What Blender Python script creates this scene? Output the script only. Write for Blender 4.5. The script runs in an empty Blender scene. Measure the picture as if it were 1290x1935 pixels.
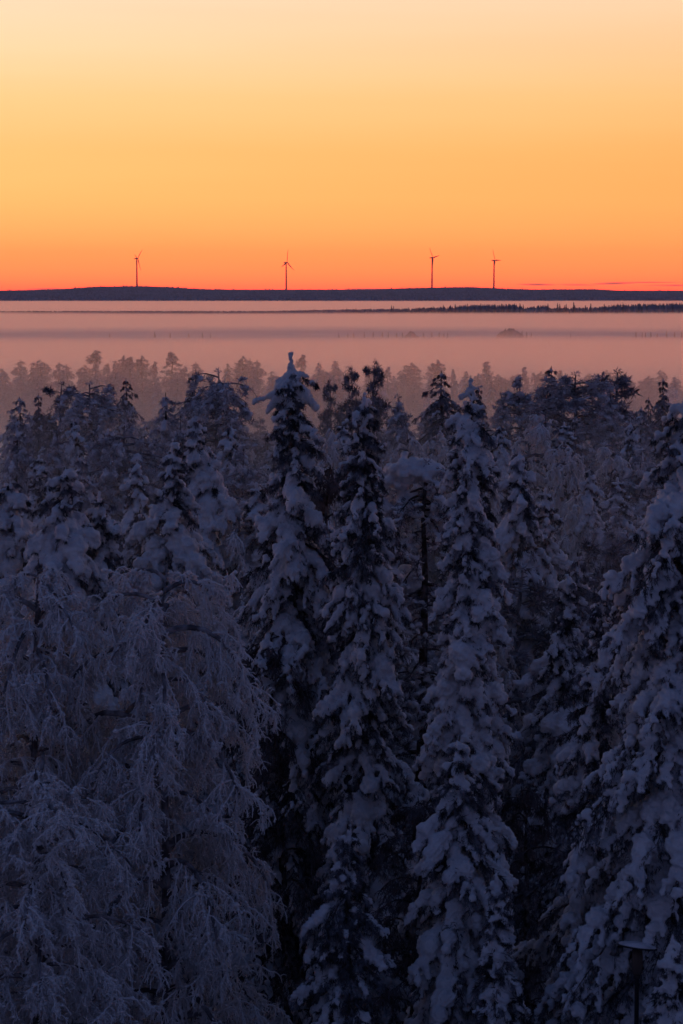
import bpy, math, random
import numpy as np
from mathutils import Vector

S = bpy.context.scene
COL = S.collection
# ------------------------------------------------------------------ camera
F = 85.0 / 36.0 * 1935.0          # focal length in photograph pixels
CAMZ = 19.0
Y0 = 552.0                        # row of the true horizon in the photograph
PITCH = math.atan((967.5 - Y0) / F)
cam_d = bpy.data.cameras.new('camera')
cam = bpy.data.objects.new('camera', cam_d); COL.objects.link(cam)
cam.location = (0, 0, CAMZ)
cam.rotation_euler = (math.radians(90) - PITCH, 0, 0)
cam_d.sensor_fit = 'VERTICAL'; cam_d.sensor_height = 36; cam_d.sensor_width = 24
cam_d.lens = 85; cam_d.clip_start = 1; cam_d.clip_end = 60000
cam_d.dof.use_dof = True; cam_d.dof.focus_distance = 110; cam_d.dof.aperture_fstop = 4.0
S.camera = cam
S.view_settings.view_transform = 'Standard'; S.view_settings.look = 'None'
S.view_settings.exposure = 0; S.view_settings.gamma = 1
S.cycles.max_bounces = 6; S.cycles.diffuse_bounces = 3; S.cycles.glossy_bounces = 1
S.cycles.transmission_bounces = 0; S.cycles.volume_bounces = 2
S.cycles.use_denoising = True
S.cycles.sample_clamp_indirect = 4

# ------------------------------------------------------------------ sky (afterglow ahead, blue dusk overhead and behind)
W = bpy.data.worlds.new('World'); S.world = W; W.use_nodes = True
W.cycles.sampling_method = 'MANUAL'; W.cycles.sample_map_resolution = 1024
nt = W.node_tree; nt.nodes.clear()
def N(t, **k):
    n = nt.nodes.new(t)
    for a, b in k.items(): setattr(n, a, b)
    return n
def L(a, b): nt.links.new(a, b)
def M(op, a, b=None, c=None, clamp=False):
    n = N('ShaderNodeMath', operation=op); n.use_clamp = clamp
    for i, v in enumerate((a, b, c)):
        if v is None: continue
        if isinstance(v, (int, float)): n.inputs[i].default_value = v
        else: L(v, n.inputs[i])
    return n.outputs[0]
def ramp(fac, stops, interp='LINEAR'):
    r = N('ShaderNodeValToRGB'); r.color_ramp.interpolation = interp
    e = r.color_ramp.elements
    while len(e) > 1: e.remove(e[-1])
    e[0].position = stops[0][0]; e[0].color = (*stops[0][1], 1)
    for p, c in stops[1:]:
        x = e.new(p); x.color = (*c, 1)
    L(fac, r.inputs[0]); return r.outputs[0]
def mix(f, a, b, blend='MIX'):
    m = N('ShaderNodeMix', data_type='RGBA', blend_type=blend)
    for s, v in ((m.inputs[0], f), (m.inputs[6], a), (m.inputs[7], b)):
        if isinstance(v, (int, float)): s.default_value = v
        elif isinstance(v, tuple): s.default_value = (*v, 1)
        else: L(v, s)
    return m.outputs[2]
tc = N('ShaderNodeTexCoord'); sx = N('ShaderNodeSeparateXYZ'); L(tc.outputs['Generated'], sx.inputs[0])
X, Yd, Z = sx.outputs
def srgb(r, g, b):
    f = lambda v: (v / 255 / 12.92) if v / 255 <= .04045 else ((v / 255 + .055) / 1.055) ** 2.4
    return (f(r), f(g), f(b))
def hot(k, *c): q = srgb(*c[:3]); return (q[0] * k, q[1] * c[3], q[2] * c[4])   # red is past the film's white down here
def el(deg): return math.sqrt(math.sin(math.radians(deg)))
zz = M('SQRT', M('MAXIMUM', Z, 0.0))
front = ramp(zz, [(0, hot(4.3, 255, 108, 80, 1.33, 0.93)), (el(.12), hot(4.3, 255, 119, 80, 1.58, 0.93)), (el(.45), hot(4.1, 255, 138, 84, 1.78, 0.97)),
                  (el(.9), hot(3.9, 255, 154, 88, 1.72, 1.0)), (el(1.4), hot(3.5, 255, 172, 98, 1.42, 1.07)), (el(2.2), hot(2.9, 255, 184, 107, 1.33, 1.14)),
                  (el(3.3), hot(2.3, 255, 195, 116, 1.16, 1.12)), (el(4.5), hot(1.6, 255, 206, 135, 1.14, 1.2)), (el(5.6), hot(1.35, 254, 214, 157, 1.1, 1.2)),
                  (el(7), hot(1.1, 253, 221, 178, 1.07, 1.18)), (el(10), (.80, .62, .44)), (el(16), (.40, .35, .32)),
                  (el(28), (.075, .105, .19)), (el(50), (.026, .047, .120)), (1, (.017, .034, .098))])
back = ramp(zz, [(0, (.048, .053, .11)), (el(4), (.062, .064, .13)), (el(12), (.076, .073, .145)),
                 (el(25), (.046, .060, .138)), (el(50), (.026, .046, .116)), (1, (.017, .034, .098))])
hl = M('SQRT', M('ADD', M('MULTIPLY', X, X), M('MULTIPLY', Yd, Yd)))
azc = M('DIVIDE', Yd, M('MAXIMUM', hl, .001))
mr = N('ShaderNodeMapRange', interpolation_type='SMOOTHSTEP'); L(azc, mr.inputs[0])
mr.inputs[1].default_value = -.1; mr.inputs[2].default_value = .93
# the glow leans to the right: deeper orange there
azx = M('DIVIDE', X, M('MAXIMUM', hl, .001))
rightness = M('MULTIPLY_ADD', azx, 3.2, .42, clamp=True)
hump = ramp(zz, [(0, (.25,) * 3), (el(1.0), (.5,) * 3), (el(2.6), (1, 1, 1)), (el(5), (.85,) * 3), (el(9), (.5,) * 3), (el(18), (0, 0, 0))])
fr2 = mix(M('MULTIPLY', rightness, hump), front, (1.0, .79, .68), 'MULTIPLY')
sky = mix(mr.outputs[0], back, fr2)
# faint wide bands in the glow
nz = N('ShaderNodeTexNoise'); nz.inputs['Scale'].default_value = 1; nz.inputs['Detail'].default_value = 3
mp = N('ShaderNodeMapping'); mp.inputs['Scale'].default_value = (3, 3, 60); L(tc.outputs['Generated'], mp.inputs[0]); L(mp.outputs[0], nz.inputs['Vector'])
bandf = M('MULTIPLY_ADD', nz.outputs[0], .10, .96)
cb = N('ShaderNodeCombineColor'); cb.inputs[0].default_value = 1
L(bandf, cb.inputs[1]); L(M('MULTIPLY_ADD', nz.outputs[0], .16, .92), cb.inputs[2])
sky = mix(1.0, sky, cb.outputs[0], 'MULTIPLY')
# thin evening cloud streaks low over the hill on the right
def pxdir(px, py): return ((px - 645) / F, (Y0 - py) / F)
n2 = N('ShaderNodeTexNoise'); n2.inputs['Scale'].default_value = 1; n2.inputs['Detail'].default_value = 4
mp2 = N('ShaderNodeMapping'); mp2.inputs['Scale'].default_value = (90, 90, 1200); L(tc.outputs['Generated'], mp2.inputs[0]); L(mp2.outputs[0], n2.inputs['Vector'])
tot = None
for (px, py, wpx, hpx, sl) in [(1012, 538, 42, 2.4, .01), (1085, 538.5, 42, 2.4, .03), (1160, 535.5, 55, 2.8, -.03), (1215, 534, 70, 1.6, 0),
                               (1262, 539.5, 60, 2.0, 0), (95, 546, 45, 1.8, .0), (700, 546, 60, 1.4, 0)]:
    a, e = pxdir(px, py)
    u = M('SUBTRACT', azx, a)
    v = M('SUBTRACT', M('SUBTRACT', Z, e), M('MULTIPLY', u, -sl))
    q = M('ADD', M('POWER', M('ABSOLUTE', M('DIVIDE', u, wpx / F)), 2), M('POWER', M('ABSOLUTE', M('DIVIDE', v, hpx / F)), 2))
    g = M('SUBTRACT', 1, q, clamp=True)
    tot = g if tot is None else M('MAXIMUM', tot, g)
st = M('MULTIPLY', M('MULTIPLY', tot, M('MULTIPLY_ADD', n2.outputs[0], 2.2, -.2, clamp=True)), .95, clamp=True)
sky = mix(st, sky, srgb(140, 84, 92))
bg = N('ShaderNodeBackground'); L(sky, bg.inputs[0]); bg.inputs[1].default_value = 1.06
ow = N('ShaderNodeOutputWorld'); L(bg.outputs[0], ow.inputs[0])

# ------------------------------------------------------------------ helpers
rnd = random.Random(5)
def at(px, py, Y):
    a = PITCH
    dx = px - 645; dv = 967.5 - py
    fy = F * math.cos(a) + dv * math.sin(a)
    fz = -F * math.sin(a) + dv * math.cos(a)
    k = Y / fy
    return Vector((dx * k, Y, CAMZ + fz * k))

def tag(o, label=None, cat=None, group=None, kind=None):
    if label: o['label'] = label
    if cat: o['category'] = cat
    if group: o['group'] = group
    if kind: o['kind'] = kind
    return o

def mesh_np(name, v, f, mat=None, smooth=False):
    """v (n,3), f (m,3) or (m,4)"""
    v = np.asarray(v, np.float32); f = np.asarray(f, np.int32)
    me = bpy.data.meshes.new(name)
    me.vertices.add(len(v)); me.vertices.foreach_set('co', v.ravel())
    k = f.shape[1]
    me.loops.add(f.size); me.loops.foreach_set('vertex_index', f.ravel())
    me.polygons.add(len(f))
    me.polygons.foreach_set('loop_start', np.arange(0, f.size, k, dtype=np.int32))
    me.polygons.foreach_set('loop_total', np.full(len(f), k, np.int32))
    me.update(calc_edges=True)
    if smooth: me.polygons.foreach_set('use_smooth', np.ones(len(f), bool))
    if mat: me.materials.append(mat)
    return me
def link(name, me, parent=None, loc=None):
    o = bpy.data.objects.new(name, me); COL.objects.link(o)
    if parent: o.parent = parent
    if loc is not None: o.location = loc
    return o

class Geo:
    def __init__(s): s.v = []; s.f = []; s.n = 0
    def add(s, v, f):
        if len(v) == 0: return
        s.v.append(np.asarray(v).reshape(-1, 3)); s.f.append(np.asarray(f).reshape(-1, 3) + s.n); s.n += len(s.v[-1])
    def arrays(s): return np.concatenate(s.v), np.concatenate(s.f)

def unit(a): return a / np.maximum(np.linalg.norm(a, axis=-1, keepdims=True), 1e-9)

def tubes(P, R, sides=4):
    """P (n,k,3) paths, R (n,k) radii -> verts, tri faces (open ends, tip closed by tapering)"""
    n, k, _ = P.shape
    T = np.empty_like(P); T[:, 1:-1] = P[:, 2:] - P[:, :-2]; T[:, 0] = P[:, 1] - P[:, 0]; T[:, -1] = P[:, -1] - P[:, -2]
    T = unit(T)
    ref = np.zeros_like(T); ref[..., 0] = .31; ref[..., 1] = .95
    A = unit(np.cross(T, ref)); B = np.cross(T, A)
    ang = np.arange(sides) * 2 * math.pi / sides
    V = P[:, :, None] + R[:, :, None, None] * (A[:, :, None] * np.cos(ang)[None, None, :, None] + B[:, :, None] * np.sin(ang)[None, None, :, None])
    idx = np.arange(n * k * sides).reshape(n, k, sides)
    a = idx[:, :-1]; b = idx[:, 1:]
    a2 = np.roll(a, -1, 2); b2 = np.roll(b, -1, 2)
    f = np.concatenate([np.stack([a, a2, b2], -1).reshape(-1, 3), np.stack([a, b2, b], -1).reshape(-1, 3)])
    return V.reshape(-1, 3), f

def _ico(sub=1):
    import bmesh
    bm = bmesh.new(); bmesh.ops.create_icosphere(bm, subdivisions=sub, radius=1)
    v = np.array([x.co[:] for x in bm.verts]); f = np.array([[q.index for q in p.verts] for p in bm.faces]); bm.free()
    return v, f
ICO_V, ICO_F = _ico(2)
ICO1_V, ICO1_F = _ico(1)
def blobs(C, T, a, b, c, lo=False):
    """ellipsoids: centre C(n,3), axis T(n,3), semi axes along / across / normal"""
    iv, jf = (ICO1_V, ICO1_F) if lo else (ICO_V, ICO_F)
    T = unit(T); up = np.zeros_like(T); up[:, 2] = 1; up[:, 0] = .02
    B = unit(np.cross(T, up)); Nn = np.cross(B, T)
    V = C[:, None] + iv[None, :, :1] * (T * a[:, None])[:, None] + iv[None, :, 1:2] * (B * b[:, None])[:, None] + iv[None, :, 2:] * (Nn * c[:, None])[:, None]
    f = (jf[None] + (np.arange(len(C)) * len(iv))[:, None, None]).reshape(-1, 3)
    return V.reshape(-1, 3), f

def blades(P, D, ln, w, rg):
    """thin tapering needle sprays: base P, direction D, length ln, width w"""
    n = len(P); D = unit(D)
    s = unit(np.cross(D, rg.normal(size=(n, 3))))
    a = P - s * (w / 2)[:, None]; b = P + s * (w / 2)[:, None]
    m = P + D * (ln * .55)[:, None] + s * (w * .35)[:, None]
    t = P + D * ln[:, None]
    V = np.stack([a, b, m, t], 1).reshape(-1, 3)
    i = np.arange(n)[:, None] * 4
    f = np.concatenate([i + np.array([[0, 1, 2]]), i + np.array([[0, 2, 3]])])
    return V, f

def grow(P0, D0, ln, k, grav, jit, rg):
    """curved paths: (n,k+1,3)"""
    n = len(P0); P = np.empty((n, k + 1, 3)); P[:, 0] = P0; d = unit(D0.astype(float)).copy()
    g = grav if np.ndim(grav) else np.full(n, grav)
    for i in range(k):
        d = d + rg.normal(size=(n, 3)) * jit; d[:, 2] -= g
        d = unit(d); P[:, i + 1] = P[:, i] + d * (ln / k)[:, None]
    return P

def remeshed(name, v, f, vox, mat, smooth=2, wob=0.0, seed=0):
    me = mesh_np(name + '_raw', v, f)
    o = bpy.data.objects.new('tmp', me); COL.objects.link(o)
    m = o.modifiers.new('r', 'REMESH'); m.mode = 'VOXEL'; m.voxel_size = vox; m.use_smooth_shade = True
    if smooth:
        q = o.modifiers.new('s', 'SMOOTH'); q.factor = .5; q.iterations = smooth
    dg = bpy.context.evaluated_depsgraph_get()
    out = bpy.data.meshes.new_from_object(o.evaluated_get(dg), depsgraph=dg); out.name = name
    bpy.data.objects.remove(o); bpy.data.meshes.remove(me)
    n = len(out.vertices)
    if wob and n:
        co = np.empty(n * 3, np.float32); out.vertices.foreach_get('co', co); co = co.reshape(-1, 3)
        nn = np.empty(n * 3, np.float32); out.vertices.foreach_get('normal', nn); nn = nn.reshape(-1, 3)
        h = 0
        rg = np.random.default_rng(seed)
        for s_, am in ((13, 1), (26, 1), (45, .9)):
            for _ in range(3):
                kx = rg.normal(size=3) * s_; ph = rg.uniform(0, 6.28)
                h = h + am * np.sin(co @ kx + ph)
        co += nn * (h * wob / 3)[:, None]
        out.vertices.foreach_set('co', co.ravel())
    out.materials.clear(); out.materials.append(mat)
    out.polygons.foreach_set('use_smooth', np.ones(len(out.polygons), bool)); out.update()
    return out

# ------------------------------------------------------------------ materials
def material(name, base, rough=.8, c2=None, scale=3.0, lo=.4, hi=.6, bump=0, bscale=20, detail=4, c3=None, scale3=.5):
    m = bpy.data.materials.new(name); m.use_nodes = True
    t = m.node_tree; b = t.nodes['Principled BSDF']
    b.inputs['Base Color'].default_value = (*base, 1); b.inputs['Roughness'].default_value = rough
    b.inputs['Specular IOR Level'].default_value = .15
    co = t.nodes.new('ShaderNodeTexCoord')
    def noise(s, d=4):
        n = t.nodes.new('ShaderNodeTexNoise'); n.inputs['Scale'].default_value = s; n.inputs['Detail'].default_value = d
        t.links.new(co.outputs['Object'], n.inputs['Vector']); return n.outputs[0]
    last = None
    if c2:
        r = t.nodes.new('ShaderNodeValToRGB'); e = r.color_ramp.elements
        e[0].position = lo; e[0].color = (*base, 1); e[1].position = hi; e[1].color = (*c2, 1)
        t.links.new(noise(scale, detail), r.inputs[0]); last = r.outputs[0]
    if c3:
        mx = t.nodes.new('ShaderNodeMix'); mx.data_type = 'RGBA'; mx.blend_type = 'MULTIPLY'; mx.inputs[0].default_value = 1
        r = t.nodes.new('ShaderNodeValToRGB'); e = r.color_ramp.elements
        e[0].position = .35; e[0].color = (1, 1, 1, 1); e[1].position = .65; e[1].color = (*c3, 1)
        t.links.new(noise(scale3, 2), r.inputs[0]); t.links.new(last, mx.inputs[6]); t.links.new(r.outputs[0], mx.inputs[7]); last = mx.outputs[2]
    if last: t.links.new(last, b.inputs['Base Color'])
    if bump:
        bp = t.nodes.new('ShaderNodeBump'); bp.inputs['Strength'].default_value = bump; bp.inputs['Distance'].default_value = .05
        t.links.new(noise(bscale, 5), bp.inputs['Height']); t.links.new(bp.outputs[0], b.inputs['Normal'])
    return m
SNOW = material('tree_snow', (.60, .62, .69), .7, (.82, .84, .90), 3.5, .35, .65, .9, 14)
SNOWM = material('frosty_snow', (.52, .52, .58), .8, (.80, .80, .87), 3.0, .35, .6, .6, 9)
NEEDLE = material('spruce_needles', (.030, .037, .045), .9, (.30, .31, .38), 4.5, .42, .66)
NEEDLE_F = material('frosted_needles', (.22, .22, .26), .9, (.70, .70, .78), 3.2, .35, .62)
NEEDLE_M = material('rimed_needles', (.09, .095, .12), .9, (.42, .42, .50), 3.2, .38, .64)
BARK = material('bark', (.035, .028, .026), .9, (.20, .19, .21), 6.0, .45, .7, .6, 12)
FROST = material('frosted_twigs', (.74, .73, .77), .85, (.90, .89, .94), 2.2, .35, .65)
BBARK = material('birch_bark', (.10, .095, .11), .9, (.38, .37, .42), 4.0, .4, .65, .5, 12)
FROST_D = material('bare_twigs', (.055, .045, .05), .85, (.24, .23, .27), 2.2, .4, .66)
PAINT = material('turbine_paint', (.12, .10, .11), .6)
METAL = material('lamp_metal', (.03, .032, .04), .5)
GLASS = material('lamp_glass', (.12, .09, .08), .2)
GROUND = material('snow_ground', (.62, .63, .68), .8, (.74, .75, .80), .05, .4, .6)
HILL = material('hill_ground', (.05, .045, .06), .9, (.12, .11, .13), .01, .4, .6)
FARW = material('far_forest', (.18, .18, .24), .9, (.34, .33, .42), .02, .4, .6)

# ------------------------------------------------------------------ tree makers (each returns {part: mesh})
def interp(prof, d): return np.interp(d, [p[0] for p in prof], [p[1] for p in prof])

def trunk_mesh(H, r0, rg, lean=0.0, top=.012, k=14, wig=.04):
    z = np.linspace(-.4, H, k + 1); P = np.zeros((1, k + 1, 3))
    P[0, :, 2] = z
    w = np.cumsum(rg.normal(size=(k + 1, 2)) * wig, 0); w -= w[:1]
    P[0, :, :2] = w * (z / H)[:, None] + np.stack([lean * (z / H) ** 2, 0 * z], 1)
    R = (r0 * (1 - np.clip(z / H, 0, 1)) ** .8 + top)[None]
    return P, R

def spruce(seed, H, prof, snow=1.0, vox=.036, droop=.75, dz=.23, nb=7, zmin=1.5, gaps=.15, needles=5, crook=0.0, fork=(), tip=.085, d0=.25, nmat=None, smat=None, smul=1.0, heap=1.0):
    rg = np.random.default_rng(seed)
    P, R = trunk_mesh(H, .010 * H + .03, rg, 0, wig=.015)
    if crook:                       # bent leader
        z = P[0, :, 2]
    tv, tf = tubes(P, R, 8)
    tx = lambda z: np.stack([np.interp(z, P[0, :, 2], P[0, :, 0]), np.interp(z, P[0, :, 2], P[0, :, 1])], -1)
    dmax = H - zmin
    d = []; x = d0
    while x < dmax:
        n = nb if x > 1.2 else 4
        d += [x + rg.uniform(-.1, .1) for _ in range(n)]; x += dz * (1 if x > 1 else .75)
    d = np.clip(np.array(d), d0 * .6, None); n = len(d)
    az = np.arange(n) * 2.399 + rg.uniform(-.5, .5, n)
    lum = 1 + .22 * np.sin(az * 2 + d * 2.1 + seed) + .15 * np.sin(az * 3 - d * 3.7 + seed * 2)
    Lb = np.maximum((interp(prof, d + .25) - .04) * .9 * rg.uniform(.6, 1.15, n) * lum, .07)
    dr = droop * rg.uniform(.7, 1.3, n) * np.clip(.35 + d / 2.5, .35, 1.0)
    hd = np.stack([np.cos(az), np.sin(az), 0 * az], 1)
    K = 9; t = np.linspace(0, 1, K)
    att = H - d + .18 * Lb
    BP = np.zeros((n, K, 3))
    BP[:, :, :2] = tx(att)[:, None] + hd[:, None, :2] * (Lb[:, None] * t)[:, :, None]
    BP[:, :, 2] = att[:, None] - (Lb * dr)[:, None] * (t ** 1.35) + .10 * (Lb[:, None]) * np.maximum(t - .75, 0) * 2
    BP[:, 1:] += rg.normal(size=(n, K - 1, 3)) * .012
    wood = Geo(); wood.add(tv, tf)
    BR = (.008 + .014 * Lb)[:, None] * (1.1 - t)[None]
    wood.add(*tubes(BP, BR, 4))
    heavy = rg.uniform(.55, 1.25, n) * (rg.uniform(size=n) > gaps) * snow
    sg = Geo(); ng = Geo()
    # --- main pads
    nk = 8
    tt = np.linspace(.18, 1.0, nk)
    C = np.stack([np.stack([np.array([np.interp(q, t, BP[i, :, c]) for q in tt]) for c in range(3)], -1) for i in range(n)])
    TT = np.gradient(C, axis=1)
    scale_l = np.clip(Lb / .75, .45, 1.35)
    rr = heavy[:, None] * (.036 + .066 * np.sin(np.pi * (tt * .75 + .12))[None]) * scale_l[:, None] * rg.uniform(.65, 1.3, (n, nk)) * smul
    rr *= np.clip(.30 + .95 * np.abs(np.sin(rg.uniform(0, 3.14, n)[:, None] + tt[None] * (Lb[:, None] * 4.5 + 1.2))), 0, 1.15)
    C = C + rg.normal(size=C.shape) * np.array([.025, .025, .01])
    C2 = C.copy(); C2[..., 2] += rr * .45 * heap
    # seamless spacing along the branch
    seg = (Lb * 1.15 / nk)[:, None] * np.ones((1, nk))
    sel = (rr > .03)
    sg.add(*blobs(C2[sel], TT[sel], np.maximum(rr * 1.1, seg * .5)[sel], (rr * 1.1)[sel], (rr * .9 * heap)[sel]))
    # --- branchlets
    nm = np.clip((Lb / .12).astype(int), 2, 9)
    bi = np.repeat(np.arange(n), nm * 2)
    ts = rg.uniform(.22, 1.0, len(bi)); side = np.where(rg.uniform(size=len(bi)) < .5, -1, 1)
    p0 = np.stack([np.array([np.interp(ts[j], t, BP[bi[j], :, c]) for j in range(len(bi))]) for c in range(3)], -1)
    h = hd[bi]; pr = np.stack([-h[:, 1], h[:, 0], 0 * ts], 1)
    dd = h * rg.uniform(.4, 1.0, len(bi))[:, None] + pr * (side * rg.uniform(.4, 1.1, len(bi)))[:, None]; dd[:, 2] = -dr[bi] * rg.uniform(.4, 1.1, len(bi))
    ll = np.clip(.42 * Lb[bi] * (1.15 - .6 * ts), .09, .55) * rg.uniform(.6, 1.25, len(bi))
    SP = grow(p0, dd, ll, 4, .28, .06, rg)
    wood.add(*tubes(SP, np.full((len(bi), 5), .006) * np.linspace(1.2, .5, 5), 3))
    hv = heavy[bi] * (rg.uniform(size=len(bi)) > .22)
    for q in range(1, 5):
        r_ = hv * np.array([0, .036, .044, .042, .034])[q] * rg.uniform(.6, 1.5, len(bi)) * np.clip(scale_l[bi], .6, 1.3) * smul
        s_ = r_ > .018
        c_ = SP[:, q].copy(); c_[:, 2] += r_ * .4
        sg.add(*blobs(c_[s_], (SP[:, q] - SP[:, q - 1])[s_], np.maximum(r_ * 1.1, ll / 4 * .7)[s_], r_[s_], (r_ * .85)[s_], lo=True))
    # top leader
    zt = np.linspace(H - .55, H, 6)
    ct = np.concatenate([tx(zt), zt[:, None]], 1)
    rt = np.linspace(tip, min(tip, .035), 6) * (.6 + .4 * snow)
    sg.add(*blobs(ct, np.tile([0, 0, 1.0], (6, 1)), rt * 1.5, rt, rt))
    for (x0, zz0, x1, zz1, ra) in fork:      # crooked leader / stubby side shoots, in metres from the tip
        q = np.linspace(0, 1, 7)[:, None]; a0 = np.array([x0, 0, H + zz0]); b0 = np.array([x1, 0, H + zz1])
        pp = a0 + (b0 - a0) * q + np.concatenate([tx(np.full(7, H)), 0 * q], 1); pp[:, 2] += -.06 * (2 * q[:, 0] - 1) ** 2 * abs(x1 - x0)
        r_ = np.linspace(ra, ra * .6, 7); sg.add(*blobs(pp, np.tile(b0 - a0, (7, 1)), r_ * 1.3, r_, r_))
    # needles: hang below branch and branchlets
    def sprays(Pts, dirs, cnt, l0, l1, w0, w1, down):
        m = len(Pts) * cnt
        p = np.repeat(Pts, cnt, 0) + rg.normal(size=(m, 3)) * .02
        dv = np.repeat(unit(dirs), cnt, 0) * .8 + rg.normal(size=(m, 3)) * .55; dv[:, 2] -= down
        ng.add(*blades(p, dv, rg.uniform(l0, l1, m), rg.uniform(w0, w1, m), rg))
    sprays(SP[:, 1:].reshape(-1, 3), (SP[:, 1:] - SP[:, :-1]).reshape(-1, 3), needles * 2, .04, .12, .010, .020, .55)
    low = d > .8; inner = BP[low, 1:7].reshape(-1, 3)
    sprays(inner, np.repeat(hd[low], 6, 0), needles * 2, .08, .22, .012, .03, .6)
    out = {}
    v, f = wood.arrays(); out['trunk'] = mesh_np('spruce_trunk', v, f, BARK, True)
    v, f = ng.arrays(); out['crown'] = mesh_np('spruce_crown', v, f, nmat or NEEDLE)
    v, f = sg.arrays(); out['snow_cover'] = remeshed('spruce_snow', v, f, vox, smat or SNOW, 1, vox * .75, seed)
    return out

def pine(seed, H, prof, snow=1.0, vox=.07, dcrown=6.0, nl=46, roof=None, clump=.30, droop=.2, tuft=26, bare=0, nmat=None, smat=None, wmat=None, lean=0):
    rg = np.random.default_rng(seed)
    P, R = trunk_mesh(H - .1, .012 * H + .03, rg, lean, .02, wig=.06)
    wood = Geo(); wood.add(*tubes(P, R, 8))
    tx = lambda z: np.stack([np.interp(z, P[0, :, 2], P[0, :, 0]), np.interp(z, P[0, :, 2], P[0, :, 1])], -1)
    d = np.sort(rg.uniform(.05, dcrown, nl)); az = np.arange(nl) * 2.399 + rg.uniform(-.6, .6, nl)
    Lb = np.maximum(interp(prof, d) * rg.uniform(.6, 1.12, nl), .15)
    hd = np.stack([np.cos(az), np.sin(az), 0 * az], 1)
    z0 = H - d - .25 * Lb
    p0 = np.concatenate([tx(z0), z0[:, None]], 1)
    D0 = hd.copy(); D0[:, 2] = .45 - droop * .6
    BP = grow(p0, D0, Lb * 1.1, 8, .05 + .14 * droop, .12, rg)
    wood.add(*tubes(BP, (.012 + .018 * Lb)[:, None] * np.linspace(1.2, .35, 9)[None], 5))
    nm = np.clip((Lb / .13).astype(int), 3, 14); bi = np.repeat(np.arange(nl), nm)
    ts = rg.uniform(.12, 1, len(bi)); ii = np.minimum((ts * 8).astype(int), 7); fr = (ts * 8 - ii)[:, None]
    q0 = BP[bi, ii] * (1 - fr) + BP[bi, ii + 1] * fr
    dd = unit(BP[bi, ii + 1] - BP[bi, ii]) + rg.normal(size=(len(bi), 3)) * .75; dd[:, 2] += .15 - droop
    SP = grow(q0, dd, rg.uniform(.18, .5, len(bi)) * np.clip(Lb[bi], .5, 1.4), 3, .15 + .3 * droop, .1, rg)
    wood.add(*tubes(SP, np.full((len(bi), 4), .010), 3))
    C = np.concatenate([SP[:, 3], SP[:, 2] + rg.normal(size=(len(bi), 3)) * .05, BP[:, 8], np.concatenate([tx(np.array([H - .1])), [[H - .05]]], 1)])
    rc = clump * rg.uniform(.55, 1.15, len(C)) * np.clip(1.1 - .1 * len(C) / 400, .6, 1)
    rc[-1] = clump * .6
    ng = Geo(); sg = Geo()
    m = len(C) * tuft
    dirs = unit(rg.normal(size=(m, 3)) * np.array([1, 1, .75]) + np.array([0, 0, .1 - droop * .5]))
    r_ = np.repeat(rc, tuft)
    p = np.repeat(C, tuft, 0) + dirs * (r_ * rg.uniform(.1, .6, m))[:, None]
    ng.add(*blades(p, dirs + rg.normal(size=(m, 3)) * .35, r_ * rg.uniform(.4, .75, m), r_ * rg.uniform(.10, .22, m), rg))
    hv = (rg.uniform(size=len(C)) > .18) * snow
    for q in range(3):
        off = rg.normal(size=(len(C), 3)) * (rc * .42)[:, None]; off[:, 2] = rc * rg.uniform(.0, .35, len(C)) - np.linalg.norm(off[:, :2], axis=1) * .35
        r2 = rc * rg.uniform(.25, .52, len(C)) * hv
        s_ = r2 > vox * .9
        T = rg.normal(size=(len(C), 3)); T[:, 2] *= .3
        sg.add(*blobs((C + off)[s_], T[s_], (r2 * 1.1)[s_], (r2 * .9)[s_], (r2 * .55)[s_], lo=True))
    if roof:
        for (cx, cz, w_, m_) in roof:
            q = np.sqrt(rg.uniform(0, 1, m_)) * w_; a_ = rg.uniform(0, 6.283, m_)
            c_ = np.stack([cx + q * np.cos(a_), q * np.sin(a_), H + cz - .38 * w_ * (q / w_) ** 2 + rg.normal(size=m_) * .085], 1)
            r_ = rg.uniform(.07, .16, m_); sg.add(*blobs(c_, rg.normal(size=(m_, 3)) * np.array([1, 1, .2]), r_ * 1.2, r_, r_ * .8))
    out = {}
    v, f = wood.arrays(); out['trunk'] = mesh_np('pine_trunk', v, f, wmat or BARK, True)
    v, f = ng.arrays(); out['crown'] = mesh_np('pine_crown', v, f, nmat or NEEDLE_F)
    v, f = sg.arrays(); out['snow_cover'] = remeshed('pine_snow', v, f, vox, smat or SNOWM, 1, vox * .3, seed)
    return out

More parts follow.
